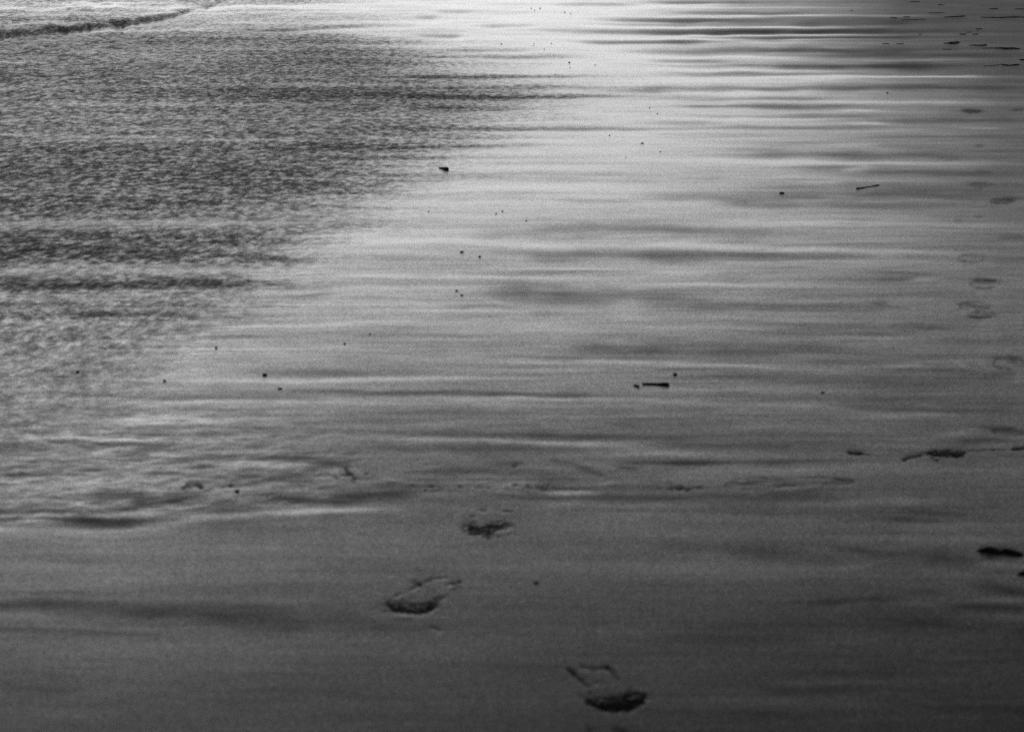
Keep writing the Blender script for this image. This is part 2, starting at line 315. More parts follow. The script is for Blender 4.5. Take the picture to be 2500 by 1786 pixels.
# --- the swash: ripples and the small breaking wave, far left
ub = np.interp(V, [-398, -150, 0, 60, 110, 150, 190, 260, 330, 430, 520, 640, 780, 900, 1000, 1080, 1150, 1250, 1320], [4500, 1800, 900, 880, 960, 1130, 1230, 1250, 1080, 960, 810, 690, 490, 340, 260, 190, 150, 60, -200])
ub = ub + (70 * fbm(GX * 1.3, GY * 1.2, 81, 3) + 130 * fbm(U / 900, V / 17, 83, 3, .8)) * sig((1000 - V) / 60) * dense
uw = np.interp(V, [-398, 0, 200, 500, 900, 1300], [300, 280, 330, 230, 170, 150])
rip = sig((ub - U) / (uw * .38))
bands = np.ones_like(U)


def band(x0, x1, y, th, amp, dy=0):
    k = (U - (x0 + x1) / 2) / ((x1 - x0) / 2)
    global bands
    bands = bands + amp / (1 + np.abs(k) ** 4) * np.exp(-.5 * ((V - y - dy * k / 2) / th) ** 2)


for b in [(-200, 900, 420, 30, .15), (-200, 300, 590, 40, .12), (-200, 700, 620, 18, .15), (-200, 800, 660, 14, -.6), (-200, 700, 695, 9, .12), (-200, 500, 735, 20, -.45), (-200, 420, 766, 8, .2), (-200, 420, 800, 14, -.35), (-200, 400, 845, 16, .05), (-200, 800, 545, 9, -.6), (500, 1100, 510, 18, -.5),
          (700, 1050, 354, 8, .5), (-200, 1000, 330, 16, -.25), (-200, 700, 495, 12, .3), (-200, 950, 280, 12, -.2), (500, 1060, 224, 14, .4), (700, 1350, 234, 5, .3), (700, 1260, 151, 9, .2), (500, 1000, 190, 8, .1), (600, 1100, 205, 5, -.4), (1000, 1500, 170, 9, -.6), (-200, 500, 250, 10, -.2), (640, 1000, 100, 14, .25), (400, 1000, 60, 10, -.45), (400, 1000, 25, 14, -.35), (700, 1300, 5, 30, -.4), (-200, 420, 20, 16, -.35)]:
    band(*b)
bands = bands + .45 * fbm(U / 600, V / 8, 93, 3, .8)
bands = np.clip(bands + .22 * fbm(GX * .9 + 5, GY * 1.5, 91, 3), .12, 2.2)
ripple = rip * bands
ripple = ripple * np.interp(V, [-398, 0, 300, 700, 850, 1000, 1150, 1300], [.8, .8, .95, .76, .42, .22, .1, 0])
ripple[V > 1330] = 0

# real relief of the bigger ripples (resolved by the grid) near the camera side and top-left chop
chop = sig((620 - .9 * V * 2.6 - U) / 90) * dense
slope_w = np.zeros_like(U)
fr = np.clip(fbm(GX * 7, GY * 3.4 + 2, 101, 3), -1, 1) * 6 * chop * np.interp(V, [40, 90], [.5, 1])
fr2 = fbm(GX * 2.6, GY * 1.3 + 20, 111, 4) * 3.6 * chop * np.interp(V, [40, 90], [.4, 1])
slope_n = np.where(fr + fr2 > -2.0, fr + fr2, -2.0)
# wave front
wy = np.interp(U, [-400, 0, 100, 220, 330, 400, 500, 620], [82, 72, 71, 56, 47, 37, 10, -25]) + 5 * fbm(U / 42, U * 0, 121, 3)
wt = np.interp(U, [-200, 0, 330, 420, 620], [4.6, 4.2, 3.2, 2.4, 2])
wy = wy + np.interp(U, [0, 500], [6, 3])
wa = np.interp(U, [-400, 330, 440, 620], [1, 1, .55, .1])
wave = wa * np.exp(-.5 * ((V - wy) / wt) ** 2) * dense
back = wa * np.exp(-.5 * ((V - wy + 30) / 12) ** 2) * dense
slope_n = slope_n + wave * (8.5 + 11 * fbm(U / 24, V / 2.6, 131, 3, .8)) - back * .3
w2y = np.interp(U, [560, 700, 800, 900, 980], [76, 73, 67, 63, 60])
slope_n = slope_n + 5 * np.exp(-.5 * ((V - w2y) / 1.8) ** 2) * sig((U - 580) / 20) * sig((900 - U) / 20)
slope_n = slope_n + 3 * np.exp(-.5 * ((V - 17) / 2.5) ** 2) * sig((U - 300) / 15) * sig((400 - U) / 20)
film = np.clip(film, .03, 1)
wet = sig((ub + 60 - U) / 60)
film = film * (1 - .35 * wave)  # wave face darkened: its shade is put into the film coverage
film = film * (1 - .42 * rip * np.interp(V, [0, 100, 700, 800], [0, 1, 1, .3]))  # rippled water darkened through coverage, standing in for the shade of ripples

# integrate the tilt along the view direction to real heights (rows run far -> near, Y falls)
tanS = np.tan(np.radians(slope)) * dense
dY = np.zeros_like(GY)
dY[1:] = GY[1:] - GY[:-1]
# short waves: the tilt is integrated with a leak so that each wave stays by itself
slope_n = slope_n + np.clip(2.2 * AN / np.minimum(sens, -.12), -2.4, 3.5)
tanN = np.tan(np.radians(slope_n)) * dense
ZN = np.zeros_like(GX)
Z = np.zeros_like(GX)
LEAK = .5
for r in range(1, NR):
    ZN[r] = ZN[r - 1] * np.exp(dY[r] / (LEAK if vs[r] < 700 else .12)) + tanN[r] * dY[r]
    Z[r] = Z[r - 1] * np.exp(dY[r] / .45) + tanS[r] * dY[r]
Z += ZN
fade = sig((V + 135) / 8) * sig((1990 - V) / 14) * sig((U + 170) / 8) * sig((2670 - U) / 8)
Z *= fade

# ------------------------------------------------------------------ footprints pressed into the sand
PITS = np.zeros_like(U)


def poly_mask(P, soft, nz=7.0):
    P = np.array(P, float)
    w = win(P[:, 0].min() - 30, P[:, 0].max() + 30, P[:, 1].min() - 24, P[:, 1].max() + 24)
    u = U[w] + nz * fbm(U[w] / 15, V[w] / 9, 201, 4, .8)
    v = V[w] + nz * .8 * fbm(U[w] / 9 + 9, V[w] / 9 + 5, 211, 3)
    ins = np.zeros(u.shape, bool)
    d = np.full(u.shape, 1e9)
    n = len(P)
    for i in range(n):
        (xa, ya), (xb, yb) = P[i], P[(i + 1) % n]
        ex, ey = xb - xa, yb - ya
        t = np.clip(((u - xa) * ex + (v - ya) * ey) / (ex * ex + ey * ey), 0, 1)
        d = np.minimum(d, np.hypot(u - xa - t * ex, v - ya - t * ey))
        c = ((ya > v) != (yb > v)) & (u < ex * (v - ya) / (ey if abs(ey) > 1e-9 else 1e-9) + xa)
        ins ^= c
    sd = np.where(ins, d, -d)
    return w, sig(sd / soft)


def press(w, m, dark, depth):
    film[w] *= 1 - dark * m
    PITS[w] = np.maximum(PITS[w], m)
    Z[w] -= depth * m


def pit(P, dark=.95, depth=.004, soft=1.8, tex=.35):
    w, m = poly_mask(P, soft)
    n = fbm(U[w] / 15, V[w] / 6, 221, 3, .9)
    press(w, m, dark * np.clip(1 - tex * np.clip(n - .05, 0, 1) * 4, 0, 1), depth * .25)
    Z[w] += m * .0016 * fbm(U[w] / 9 + 3, V[w] / 4, 225, 3, .8)


def stroke(P, r, dark=.6, depth=.0007):
    P = np.array(P, float)
    w = win(P[:, 0].min() - 24, P[:, 0].max() + 24, P[:, 1].min() - 20, P[:, 1].max() + 20)
    u = U[w] + 2.2 * fbm(U[w] / 8, V[w] / 8, 231, 2)
    v = V[w] + 1.6 * fbm(U[w] / 8 + 9, V[w] / 8 + 5, 241, 2)
    d = np.full(u.shape, 1e9)
    if len(P) == 1:
        d = np.hypot(u - P[0, 0], (v - P[0, 1]) * 1.5)
    for i in range(len(P) - 1):
        (xa, ya), (xb, yb) = P[i], P[i + 1]
        ex, ey = xb - xa, yb - ya
        t = np.clip(((u - xa) * ex + (v - ya) * ey) / (ex * ex + ey * ey), 0, 1)
        d = np.minimum(d, np.hypot(u - xa - t * ex, v - ya - t * ey))
    m = np.exp(-.5 * (d / (r * .62)) ** 2.4) * np.clip(.85 + .7 * fbm(U[w] / 11, V[w] / 7, 251, 2), .2, 1.15)
    m = np.clip(m, 0, 1)
    press(w, m, dark, depth)


def rimlight(x0, x1, y, th, amt, dy=0):
    """a low raised lip behind a print"""
    k0 = (x0 + x1) / 2
    w = win(x0 - 30, x1 + 30, y - 24, y + 24)
    k = (U[w] - k0) / ((x1 - x0) / 2)
    Z[w] += amt * np.exp(-.5 * ((V[w] - y - dy * k / 2 + th) / th) ** 2) / (1 + k ** 4)


pit([(1422, 1711), (1446, 1726), (1470, 1735), (1488, 1738), (1534, 1738), (1557, 1726), (1575, 1711), (1578, 1698), (1567, 1694), (1554, 1687), (1536, 1685), (1515, 1694), (1495, 1700), (1462, 1700), (1440, 1706)], .99, .002, 2.6, .3)
stroke([(1440, 1716), (1466, 1729), (1500, 1733), (1536, 1731), (1562, 1717), (1574, 1700)], 10, .97, .001)
stroke([(1391, 1637), (1400, 1641)], 9, .8)
stroke([(1396, 1645), (1412, 1656), (1434, 1674)], 8.5, .75)
stroke([(1422, 1629), (1452, 1632), (1484, 1631)], 7, .75)
stroke([(1482, 1633), (1497, 1643), (1506, 1656)], 8, .6)
stroke([(1456, 1668)], 7, .35)
stroke([(1438, 1784), (1444, 1785)], 9, .5)
stroke([(1504, 1784), (1524, 1787)], 10, .75)
pit([(941, 1478), (946, 1468), (966, 1467), (992, 1468), (1019, 1471), (1046, 1468), (1078, 1466), (1068, 1477), (1056, 1493), (1027, 1500), (992, 1498), (957, 1494)], .92, .0016, 3.0, .5)
stroke([(946, 1474), (960, 1488), (990, 1495), (1024, 1497), (1052, 1490), (1068, 1477)], 6, .75, .001)
stroke([(1012, 1422), (1026, 1428)], 9, .75)
stroke([(1026, 1426), (1042, 1419), (1056, 1413)], 7, .68)
stroke([(1062, 1413), (1088, 1411)], 4, .3)
stroke([(1004, 1438), (1014, 1434)], 5, .3)
stroke([(1108, 1426), (1122, 1422)], 8, .8)
stroke([(1092, 1429), (1106, 1427)], 4, .4)
stroke([(1062, 1463), (1084, 1460)], 6, .35)
stroke([(966, 1455), (974, 1452)], 5, .3)
stroke([(1050, 1533), (1060, 1532), (1072, 1539)], 4.5, .35)
pit([(1126, 1287), (1143, 1277), (1156, 1276), (1171, 1283), (1193, 1278), (1217, 1272), (1236, 1275), (1252, 1277), (1246, 1287), (1215, 1299), (1203, 1306), (1196, 1318), (1187, 1311), (1149, 1309), (1130, 1297)], .96, .0016, 3.2, .4)
stroke([(1150, 1263), (1158, 1261)], 5, .4)
stroke([(1218, 1246)], 7, .45)
stroke([(1232, 1249), (1252, 1251)], 4, .28)
stroke([(1168, 1246), (1184, 1250)], 4, .15)
for q in [[(1436, 1676), (1440, 1690), (1440, 1704)], [(1508, 1660), (1530, 1674), (1550, 1686)], [(944, 1468), (962, 1456), (984, 1446), (1002, 1438)], [(1112, 1434), (1098, 1448), (1084, 1462)],
          [(1132, 1280), (1140, 1270), (1150, 1263)], [(1160, 1254), (1176, 1248), (1196, 1246)], [(1222, 1247), (1244, 1253), (1254, 1266)], [(1462, 1662), (1480, 1668)], [(1050, 1440), (1062, 1448)]]:
    stroke(q, 4.5, .20, .0002)
rg = random.Random(11)
for k in range(26):     # crumbs thrown round the prints
    cx_, cy_, rx_, ry_ = rg.choice([(1500, 1706, 84, 26), (1006, 1478, 76, 22), (1190, 1290, 70, 22)])
    an = rg.uniform(0, 6.28)
    u_, v_ = cx_ + rx_ * math.cos(an) * rg.uniform(.7, 1.1), cy_ + ry_ * math.sin(an) * rg.uniform(.7, 1.1)
    stroke([(u_, v_), (u_ + rg.uniform(-6, 6), v_ + rg.uniform(-2, 2))], rg.uniform(3, 5), rg.uniform(.3, .7), .0004)
rimlight(960, 1010, 1508, 4, .0006)
rimlight(1100, 1130, 1434, 4, .0006, -8)
rimlight(1206, 1250, 1306, 4, .0007, -12)
stroke([(2284, 1106), (2312, 1107), (2344, 1106)], 13, .7)
stroke([(2212, 1118), (2250, 1110), (2280, 1106)], 7, .4)
stroke([(2074, 1104), (2104, 1106)], 9, .55)
stroke([(2480, 1092), (2512, 1092)], 9, .5)
stroke([(1655, 1191), (1664, 1191)], 8, .45)
stroke([(2400, 1345), (2450, 1347), (2486, 1351)], 14, .75)
stroke([(2408, 1356), (2440, 1362)], 14, .35)
# small disturbed marks in the wash line
for P, r, d in [([(2118, 1172 + 0)], 1, 0), ([(844, 1144), (860, 1157), (866, 1166)], 6, .45), ([(895, 1156)], 6, .45), ([(838, 1160), (852, 1160)], 5, .35), ([(864, 1176)], 6, .4), ([(776, 1158), (800, 1156)], 4, .25), ([(448, 1192), (462, 1180), (490, 1186)], 6, .45), ([(488, 1184), (492, 1190)], 6, .35), ([(550, 1186)], 5, .3),
               ([(1124, 1189)], 6, .4), ([(1168, 1190), (1176, 1190)], 5, .35), ([(1184, 1191)], 4, .3), ([(1288, 1188), (1296, 1192)], 6, .3), ([(1312, 1192), (1322, 1196)], 6, .3), ([(1256, 1138), (1262, 1134)], 6, .35), ([(1275, 1133)], 5, .3), ([(1052, 1200), (1066, 1198)], 4, .25)]:
    if d:
        stroke(P, r * 1.15, min(.92, d * 1.75), .0006)
rr_ = random.Random(5)
for k in range(46):      # crumbs and pits of broken sand along the same line
    u_ = rr_.choice([rr_.gauss(860, 34), rr_.gauss(475, 36), rr_.uniform(1000, 1340), rr_.gauss(1270, 30), rr_.gauss(1660, 26), rr_.uniform(420, 620)])
    v_ = 1190 + rr_.gauss(0, 5) - (28 if 800 < u_ < 930 else 0) - (44 if 1240 < u_ < 1300 and rr_.random() < .4 else 0)
    stroke([(u_, v_), (u_ + rr_.uniform(2, 10), v_ + rr_.uniform(-2, 2))], rr_.uniform(2.6, 4.6), rr_.uniform(.3, .75), .0004)
# half filled old prints up the right side: thin dark rims
for (x_, y_, a_, b_, dk) in [(2371, 632, 32, 9, .34), (2404, 693, 34, 10, .40), (2378, 747, 38, 10, .42), (2396, 768, 34, 7, .5), (2230, 800, 52, 10, .22), (2462, 886, 36, 15, .4), (2376, 652, 24, 6, .2), (2480, 1052, 60, 8, .35),
                             (2395, 451, 26, 5, .3), (2445, 489, 28, 5, .5), (2370, 272, 22, 3.4, .5), (2350, 606, 26, 6, .2), (1925, 1176, 140, 10, .3), (1840, 1186, 70, 9, .3), (2050, 1176, 34, 6, .5)]:
    t0 = rr_.uniform(0, 6.28)
    for q0, q1 in ((0, 2.2), (2.7, 4.3), (4.7, 5.6)):
        stroke([(x_ + a_ * math.cos(t0 + q0 + (q1 - q0) * k / 6), y_ + b_ * math.sin(t0 + q0 + (q1 - q0) * k / 6)) for k in range(7)], max(2.2, b_ * .38), dk, .0003)


def height(u, v):
    c = min(max(np.searchsorted(us, u), 1), NC - 1)
    r = min(max(np.searchsorted(vs, v), 1), NR - 1)
    return float(Z[r, c])


# ------------------------------------------------------------------ materials
def slopes_nodes(nt, geo, terms):
    """normal leaned by small random slopes; terms = [(scale, detail, rough, sx, sy, amount or socket, gain)]"""
    nrm = geo.outputs['Normal']
    for (scl, det, ro, ax, ay, amt, gain) in terms:
        mp = nt.nodes.new('ShaderNodeMapping')
        mp.inputs['Scale'].default_value = (ax, ay, 1)
        nt.links.new(geo.outputs['Position'], mp.inputs['Vector'])
        no = nt.nodes.new('ShaderNodeTexNoise')
        no.inputs['Scale'].default_value = scl
        no.inputs['Detail'].default_value = det
        no.inputs['Roughness'].default_value = ro
        nt.links.new(mp.outputs[0], no.inputs['Vector'])
        sub = nt.nodes.new('ShaderNodeVectorMath')
        sub.operation = 'SUBTRACT'
        nt.links.new(no.outputs['Color'], sub.inputs[0])
        sub.inputs[1].default_value = (.5, .5 + (.10 if gain == .92 else 0), .5)  # steep faces of the ripples look to the shore
        ml = nt.nodes.new('ShaderNodeVectorMath')
        ml.operation = 'MULTIPLY'
        nt.links.new(sub.outputs[0], ml.inputs[0])
        ml.inputs[1].default_value = (gain, gain, 0)
        sc = nt.nodes.new('ShaderNodeVectorMath')
        sc.operation = 'SCALE'
        nt.links.new(ml.outputs[0], sc.inputs[0])
        if isinstance(amt, (int, float)):
            sc.inputs['Scale'].default_value = amt
        else:
            nt.links.new(amt, sc.inputs['Scale'])
        ad = nt.nodes.new('ShaderNodeVectorMath')
        ad.operation = 'ADD'
        nt.links.new(nrm, ad.inputs[0])
        nt.links.new(sc.outputs[0], ad.inputs[1])
        nrm = ad.outputs[0]
    # every grain of sand leans its own way
    gr = nt.nodes.new('ShaderNodeVectorMath')
    gr.operation = 'SCALE'
    gr.inputs['Scale'].default_value = 800
    nt.links.new(geo.outputs['Position'], gr.inputs[0])
    fl = nt.nodes.new('ShaderNodeVectorMath')
    fl.operation = 'FLOOR'
    nt.links.new(gr.outputs[0], fl.inputs[0])
    wn = nt.nodes.new('ShaderNodeTexWhiteNoise')
    nt.links.new(fl.outputs[0], wn.inputs['Vector'])
    ws = nt.nodes.new('ShaderNodeVectorMath')
    ws.operation = 'SUBTRACT'
    nt.links.new(wn.outputs['Color'], ws.inputs[0])
    ws.inputs[1].default_value = (.5, .5, .5)
    wm_ = nt.nodes.new('ShaderNodeVectorMath')
    wm_.operation = 'MULTIPLY'
    nt.links.new(ws.outputs[0], wm_.inputs[0])
    wm_.inputs[1].default_value = (.125, .125, 0)
    wa_ = nt.nodes.new('ShaderNodeVectorMath')
    wa_.operation = 'ADD'
    nt.links.new(nrm, wa_.inputs[0])
    nt.links.new(wm_.outputs[0], wa_.inputs[1])
    nrm = wa_.outputs[0]
    nn = nt.nodes.new('ShaderNodeVectorMath')
    nn.operation = 'NORMALIZE'
    nt.links.new(nrm, nn.inputs[0])
    return nn.outputs[0], wn.outputs['Value']


def attr(nt, name):
    a = nt.nodes.new('ShaderNodeAttribute')
    a.attribute_name = name
    return a.outputs['Fac']


def shore_material(name, water=False):
    m = bpy.data.materials.new(name)
    m.use_nodes = True
    nt = m.node_tree
    p = nt.nodes['Principled BSDF']
    out = nt.nodes['Material Output']
    geo = nt.nodes.new('ShaderNodeNewGeometry')
    rp_ = attr(nt, 'ripple')
    terms = [(27, 5, .75, 1, .5, rp_, .92),
             (60, 6, 1.0, 1, .55, .06, 1.02), (6, 5, .7, .35, 1.7, .035, 1.02)]
    nrm, grain = slopes_nodes(nt, geo, terms)
    p.inputs['Base Color'].default_value = (.018, .018, .018, 1)
    p.inputs['IOR'].default_value = 1.33
    nt.links.new(mth(nt, 'ADD', mth(nt, 'MULTIPLY', rp_, .14), .14, clamp=True), p.inputs['Roughness'])
    nt.links.new(nrm, p.inputs['Normal'])
    # drained sand: matte grains, dark with damp; also carries painted shade on the water
    d = nt.nodes.new('ShaderNodeBsdfPrincipled')
    gn = nt.nodes.new('ShaderNodeTexNoise')
    gn.inputs['Scale'].default_value = 260
    gn.inputs['Detail'].default_value = 6
    gn.inputs['Roughness'].default_value = .8
    nt.links.new(geo.outputs['Position'], gn.inputs['Vector'])
    gv_ = mth(nt, 'ADD', mth(nt, 'MULTIPLY', gn.outputs[0], .018), .004)
    nt.links.new(gv_, d.inputs['Base Color'])
    d.inputs['Roughness'].default_value = .9
    d.inputs['Specular IOR Level'].default_value = 0.0
    mx = nt.nodes.new('ShaderNodeMixShader')
    # grains that stand dry out of the film: coverage varies from grain to grain
    cov = mth(nt, 'ADD', mth(nt, 'MULTIPLY', grain, .9), .55)
    nt.links.new(mth(nt, 'MULTIPLY', attr(nt, 'film'), cov, clamp=True), mx.inputs[0])
    nt.links.new(d.outputs[0], mx.inputs[1])
    nt.links.new(p.outputs[0], mx.inputs[2])
    nt.links.new(mx.outputs[0], out.inputs['Surface'])
    return m


def dark_material(name, base, rough, spec=.3, scale=60):
    m = bpy.data.materials.new(name)
    m.use_nodes = True
    nt = m.node_tree
    p = nt.nodes['Principled BSDF']
    tcn = nt.nodes.new('ShaderNodeTexCoord')
    n = nt.nodes.new('ShaderNodeTexNoise')
    n.inputs['Scale'].default_value = scale
    n.inputs['Detail'].default_value = 5
    nt.links.new(tcn.outputs['Object'], n.inputs['Vector'])
    v = mth(nt, 'MULTIPLY', mth(nt, 'ADD', n.outputs[0], .2), base * 1.4)
    nt.links.new(v, p.inputs['Base Color'])
    p.inputs['Roughness'].default_value = rough
    p.inputs['Specular IOR Level'].default_value = spec
    b = nt.nodes.new('ShaderNodeBump')
    b.inputs['Strength'].default_value = .6
    b.inputs['Distance'].default_value = .002
    nt.links.new(n.outputs[0], b.inputs['Height'])
    nt.links.new(b.outputs[0], p.inputs['Normal'])
    return m


M_SAND = shore_material('wet_sand')
M_WATER = shore_material('shallow_water', True)
M_STONE = dark_material('wet_dark_stone', .012, .55, .12)
M_WOOD = dark_material('wet_driftwood', .010, .6, .12)
M_WEED = dark_material('wet_seaweed', .007, .6, .10)
M_PEB = dark_material('grey_pebble', .22, .6, .3)

# ------------------------------------------------------------------ meshes of the shore


def grid_mesh(name, Zf, facemask, mat):
    idx = np.arange(NR * NC).reshape(NR, NC)
    q = np.stack([idx[1:, :-1], idx[1:, 1:], idx[:-1, 1:], idx[:-1, :-1]], -1)[facemask]
    used = np.zeros(NR * NC, bool)
    used[q.ravel()] = True
    remap = np.cumsum(used) - 1
    q = remap[q]
    co = np.stack([GX, GY, Zf], -1).reshape(-1, 3)[used]
    me = bpy.data.meshes.new(name)
    me.vertices.add(len(co))
    me.vertices.foreach_set('co', co.astype(np.float32).ravel())
    me.loops.add(q.size)
    me.loops.foreach_set('vertex_index', q.astype(np.int32).ravel())
    me.polygons.add(len(q))
    me.polygons.foreach_set('loop_start', (np.arange(len(q)) * 4).astype(np.int32))
    me.polygons.foreach_set('use_smooth', np.ones(len(q), bool))
    me.update(calc_edges=True)
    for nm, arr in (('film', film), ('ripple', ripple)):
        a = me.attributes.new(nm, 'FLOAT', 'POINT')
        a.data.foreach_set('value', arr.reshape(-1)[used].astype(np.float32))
    me.materials.append(mat)
    o = bpy.data.objects.new(name, me)
    COL.objects.link(o)
    return o


wm = sig((ub - 40 - U) / (uw * .4))
wm = np.where(V > 1330, 0, wm)
sandZ = Z - .006 * wm
waterZ = Z - .0015 * (1 - wm)
wcell = (waterZ > sandZ - .0009)
wface = wcell[1:, 1:] | wcell[:-1, :-1] | wcell[1:, :-1] | wcell[:-1, 1:]
allf = np.ones((NR - 1, NC - 1), bool)

uc = (U[1:, 1:] + U[:-1, :-1]) / 2
vc = (V[1:, 1:] + V[:-1, :-1]) / 2
prints = [
    ((1372, 1590, 1617, 1752), 'lower right footprint with a broad black heavily pressed end and a thin outlined end', 1),
    ((928, 1142, 1402, 1512), 'middle left footprint with ribbed dark lower half and two dark toe marks above', 1),
    ((1114, 1264, 1236, 1326), 'farthest of the clear footprints, a short wide black hollow with ragged top edge', 1),
    ((1422, 1540, 1772, 1800), 'faint dark footprint cut off by the bottom edge of the picture', 1),
]
taken = np.zeros_like(allf)
for (x0, x1, y0, y1), lab, _ in prints:
    rx, ry = (x1 - x0) / 2, (y1 - y0) / 2
    fm = (((uc - (x0 + x1) / 2) / rx) ** 4 + ((vc - (y0 + y1) / 2) / ry) ** 4 < 1)
    taken |= fm
    o = grid_mesh('footprint', sandZ, fm, M_SAND)
    o['label'] = lab
    o['category'] = 'footprint'
    o['group'] = 'bare footprints crossing the wet sand'
    o['kind'] = 'thing'
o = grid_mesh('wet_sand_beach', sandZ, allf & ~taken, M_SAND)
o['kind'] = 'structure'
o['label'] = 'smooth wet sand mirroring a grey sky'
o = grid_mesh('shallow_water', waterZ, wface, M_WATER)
o['kind'] = 'structure'
o['label'] = 'thin rippled sheet of sea water running up the sand'

# ------------------------------------------------------------------ small things lying on the sand


def tag(o, label, cat, group=None):
    o['label'] = label
    o['category'] = cat
    if group:
        o['group'] = group
    return o


def tube_bm(bm, pts, radii, rnd, squash=.8, rough=.22, seg=12):
    """closed, irregular tapering body along pts (metres)"""
    pts = [np.array(p, float) for p in pts]
    # densify
    P, R = [], []
    for i in range(len(pts) - 1):
        n = 4
        for k in range(n):
            t = k / n
            P.append(pts[i] * (1 - t) + pts[i + 1] * t)
            R.append(radii[i] * (1 - t) + radii[i + 1] * t)
    P.append(pts[-1])
    R.append(radii[-1])
    rings = []
    for i, (p, r) in enumerate(zip(P, R)):
        d = P[min(i + 1, len(P) - 1)] - P[max(i - 1, 0)]
        d = d / (np.linalg.norm(d) + 1e-9)
        side = np.cross(d, (0, 0, 1))
        side /= (np.linalg.norm(side) + 1e-9)
        up = np.cross(side, d)
        ring = []
        for k in range(seg):
            a = 2 * math.pi * k / seg
            rr = r * (1 + rough * (rnd.random() * 2 - 1))
            q = p + side * math.cos(a) * rr + up * math.sin(a) * rr * squash
            ring.append(bm.verts.new(q))
        rings.append(ring)
    for a, b in zip(rings, rings[1:]):
        for k in range(seg):
            bm.faces.new((a[k], a[(k + 1) % seg], b[(k + 1) % seg], b[k]))
    for ring, p, s in ((rings[0], P[0] - (P[1] - P[0]) * .6, 1), (rings[-1], P[-1] + (P[-1] - P[-2]) * .6, -1)):
        c = bm.verts.new(p)
        for k in range(seg):
            f = (ring[(k + 1) % seg], ring[k], c) if s == 1 else (ring[k], ring[(k + 1) % seg], c)
            bm.faces.new(f)


def finish(name, bm, mat, subd=1):
    bmesh.ops.recalc_face_normals(bm, faces=bm.faces)
    co = [v.co.copy() for v in bm.verts]
    cx = sum(c.x for c in co) / len(co)
    cy = sum(c.y for c in co) / len(co)
    cz = min(c.z for c in co)
    for v in bm.verts:
        v.co.x -= cx
        v.co.y -= cy
        v.co.z -= cz
    me = bpy.data.meshes.new(name)
    bm.to_mesh(me)
    bm.free()
    for f in me.polygons:
        f.use_smooth = True
    me.materials.append(mat)
    o = bpy.data.objects.new(name, me)
    o.location = (cx, cy, cz)
    COL.objects.link(o)
    if subd:
        s = o.modifiers.new('soft', 'SUBSURF')
        s.levels = s.render_levels = subd
    return o


def body(name, pts, mat, label, cat, group=None, seed=1, squash=.8, rough=.15, extra=None):
    """pts: (u, v, radius_px); radius is half the seen height, the mirror image in the film doubles it"""
    rnd = random.Random(seed)
    bm = bmesh.new()

    def conv(q):
        P_, R_ = [], []
        for (u, v, r) in q:
            k = ppm(v)
            x, y = ground(u, v)
            rr = r / k
            P_.append((float(x), float(y), height(u, v) + rr * squash * .55))
            R_.append(rr)
        return P_, R_
    P_, R_ = conv(pts)
    tube_bm(bm, P_, R_, rnd, squash, rough)
    for q in extra or []:
        P_, R_ = conv(q)
        tube_bm(bm, P_, R_, rnd, squash, rough, 8)
    return tag(finish(name, bm, mat), label, cat, group)


def pebble(u, v, w, h_, mat, label, group=None, seed=0):
    """one rounded, slightly faceted pebble; w, h_ full seen size in px"""
    rnd = random.Random(seed + int(u) * 3 + int(v))
    k = ppm(v)
    x, y = ground(u, v)
    bm = bmesh.new()
    bmesh.ops.create_icosphere(bm, subdivisions=3, radius=1)
    ph = [rnd.uniform(0, 6.28) for _ in range(6)]
    for q in bm.verts:
        c = q.co
        f = 1 + .12 * math.sin(2.1 * c.x + ph[0]) + .12 * math.sin(2.7 * c.y + ph[1]) + .08 * math.sin(3.9 * c.z + 2 * c.x + ph[2]) + .05 * math.sin(6 * c.y + ph[3])
        q.co = c * f
    rx = w / 2 / k
    rz = h_ / 2 / k * .8
    bmesh.ops.scale(bm, vec=(rx, rx * rnd.uniform(.75, .95), rz), verts=bm.verts)
    bmesh.ops.translate(bm, vec=(float(x), float(y), height(u, v) + rz * .45), verts=bm.verts)
    return tag(finish('pebble', bm, mat, 0), label, 'pebble', group)


def weed(pts, label, group='dark seaweed scraps stranded on the wet sand', seed=1, n=14, spread=1.0, fr=1.0, core=.75):
    """a heap of crossing strands and short fronds along pts (u, v, half height px)"""
    rnd = random.Random(seed)
    ex = []
    for i in range(n):
        a = rnd.randrange(len(pts) - 1)
        t = rnd.random()
        (u0, v0, r0), (u1, v1, r1) = pts[a], pts[a + 1]
        u = u0 + (u1 - u0) * t
        v = v0 + (v1 - v0) * t
        r = r0 + (r1 - r0) * t
        L = fr * rnd.uniform(1.5, 4.5) * r
        an = rnd.uniform(-.35, .35)
        q = []
        for k in range(3):
            s = (k - 1) * L
            q.append((u + s + rnd.uniform(-1, 1) * r * .4, v + s * math.sin(an) * .4 + rnd.uniform(-1, 1) * r * .8 * spread, r * rnd.uniform(.25, .5) * (1.0 if k == 1 else .45)))
        ex.append(q)
    main = [(u, v + rnd.uniform(-.2, .2) * r, r * core) for (u, v, r) in pts]
    return body('seaweed_clump', main, M_WEED, label, 'seaweed', group, seed, .75, .35, ex)


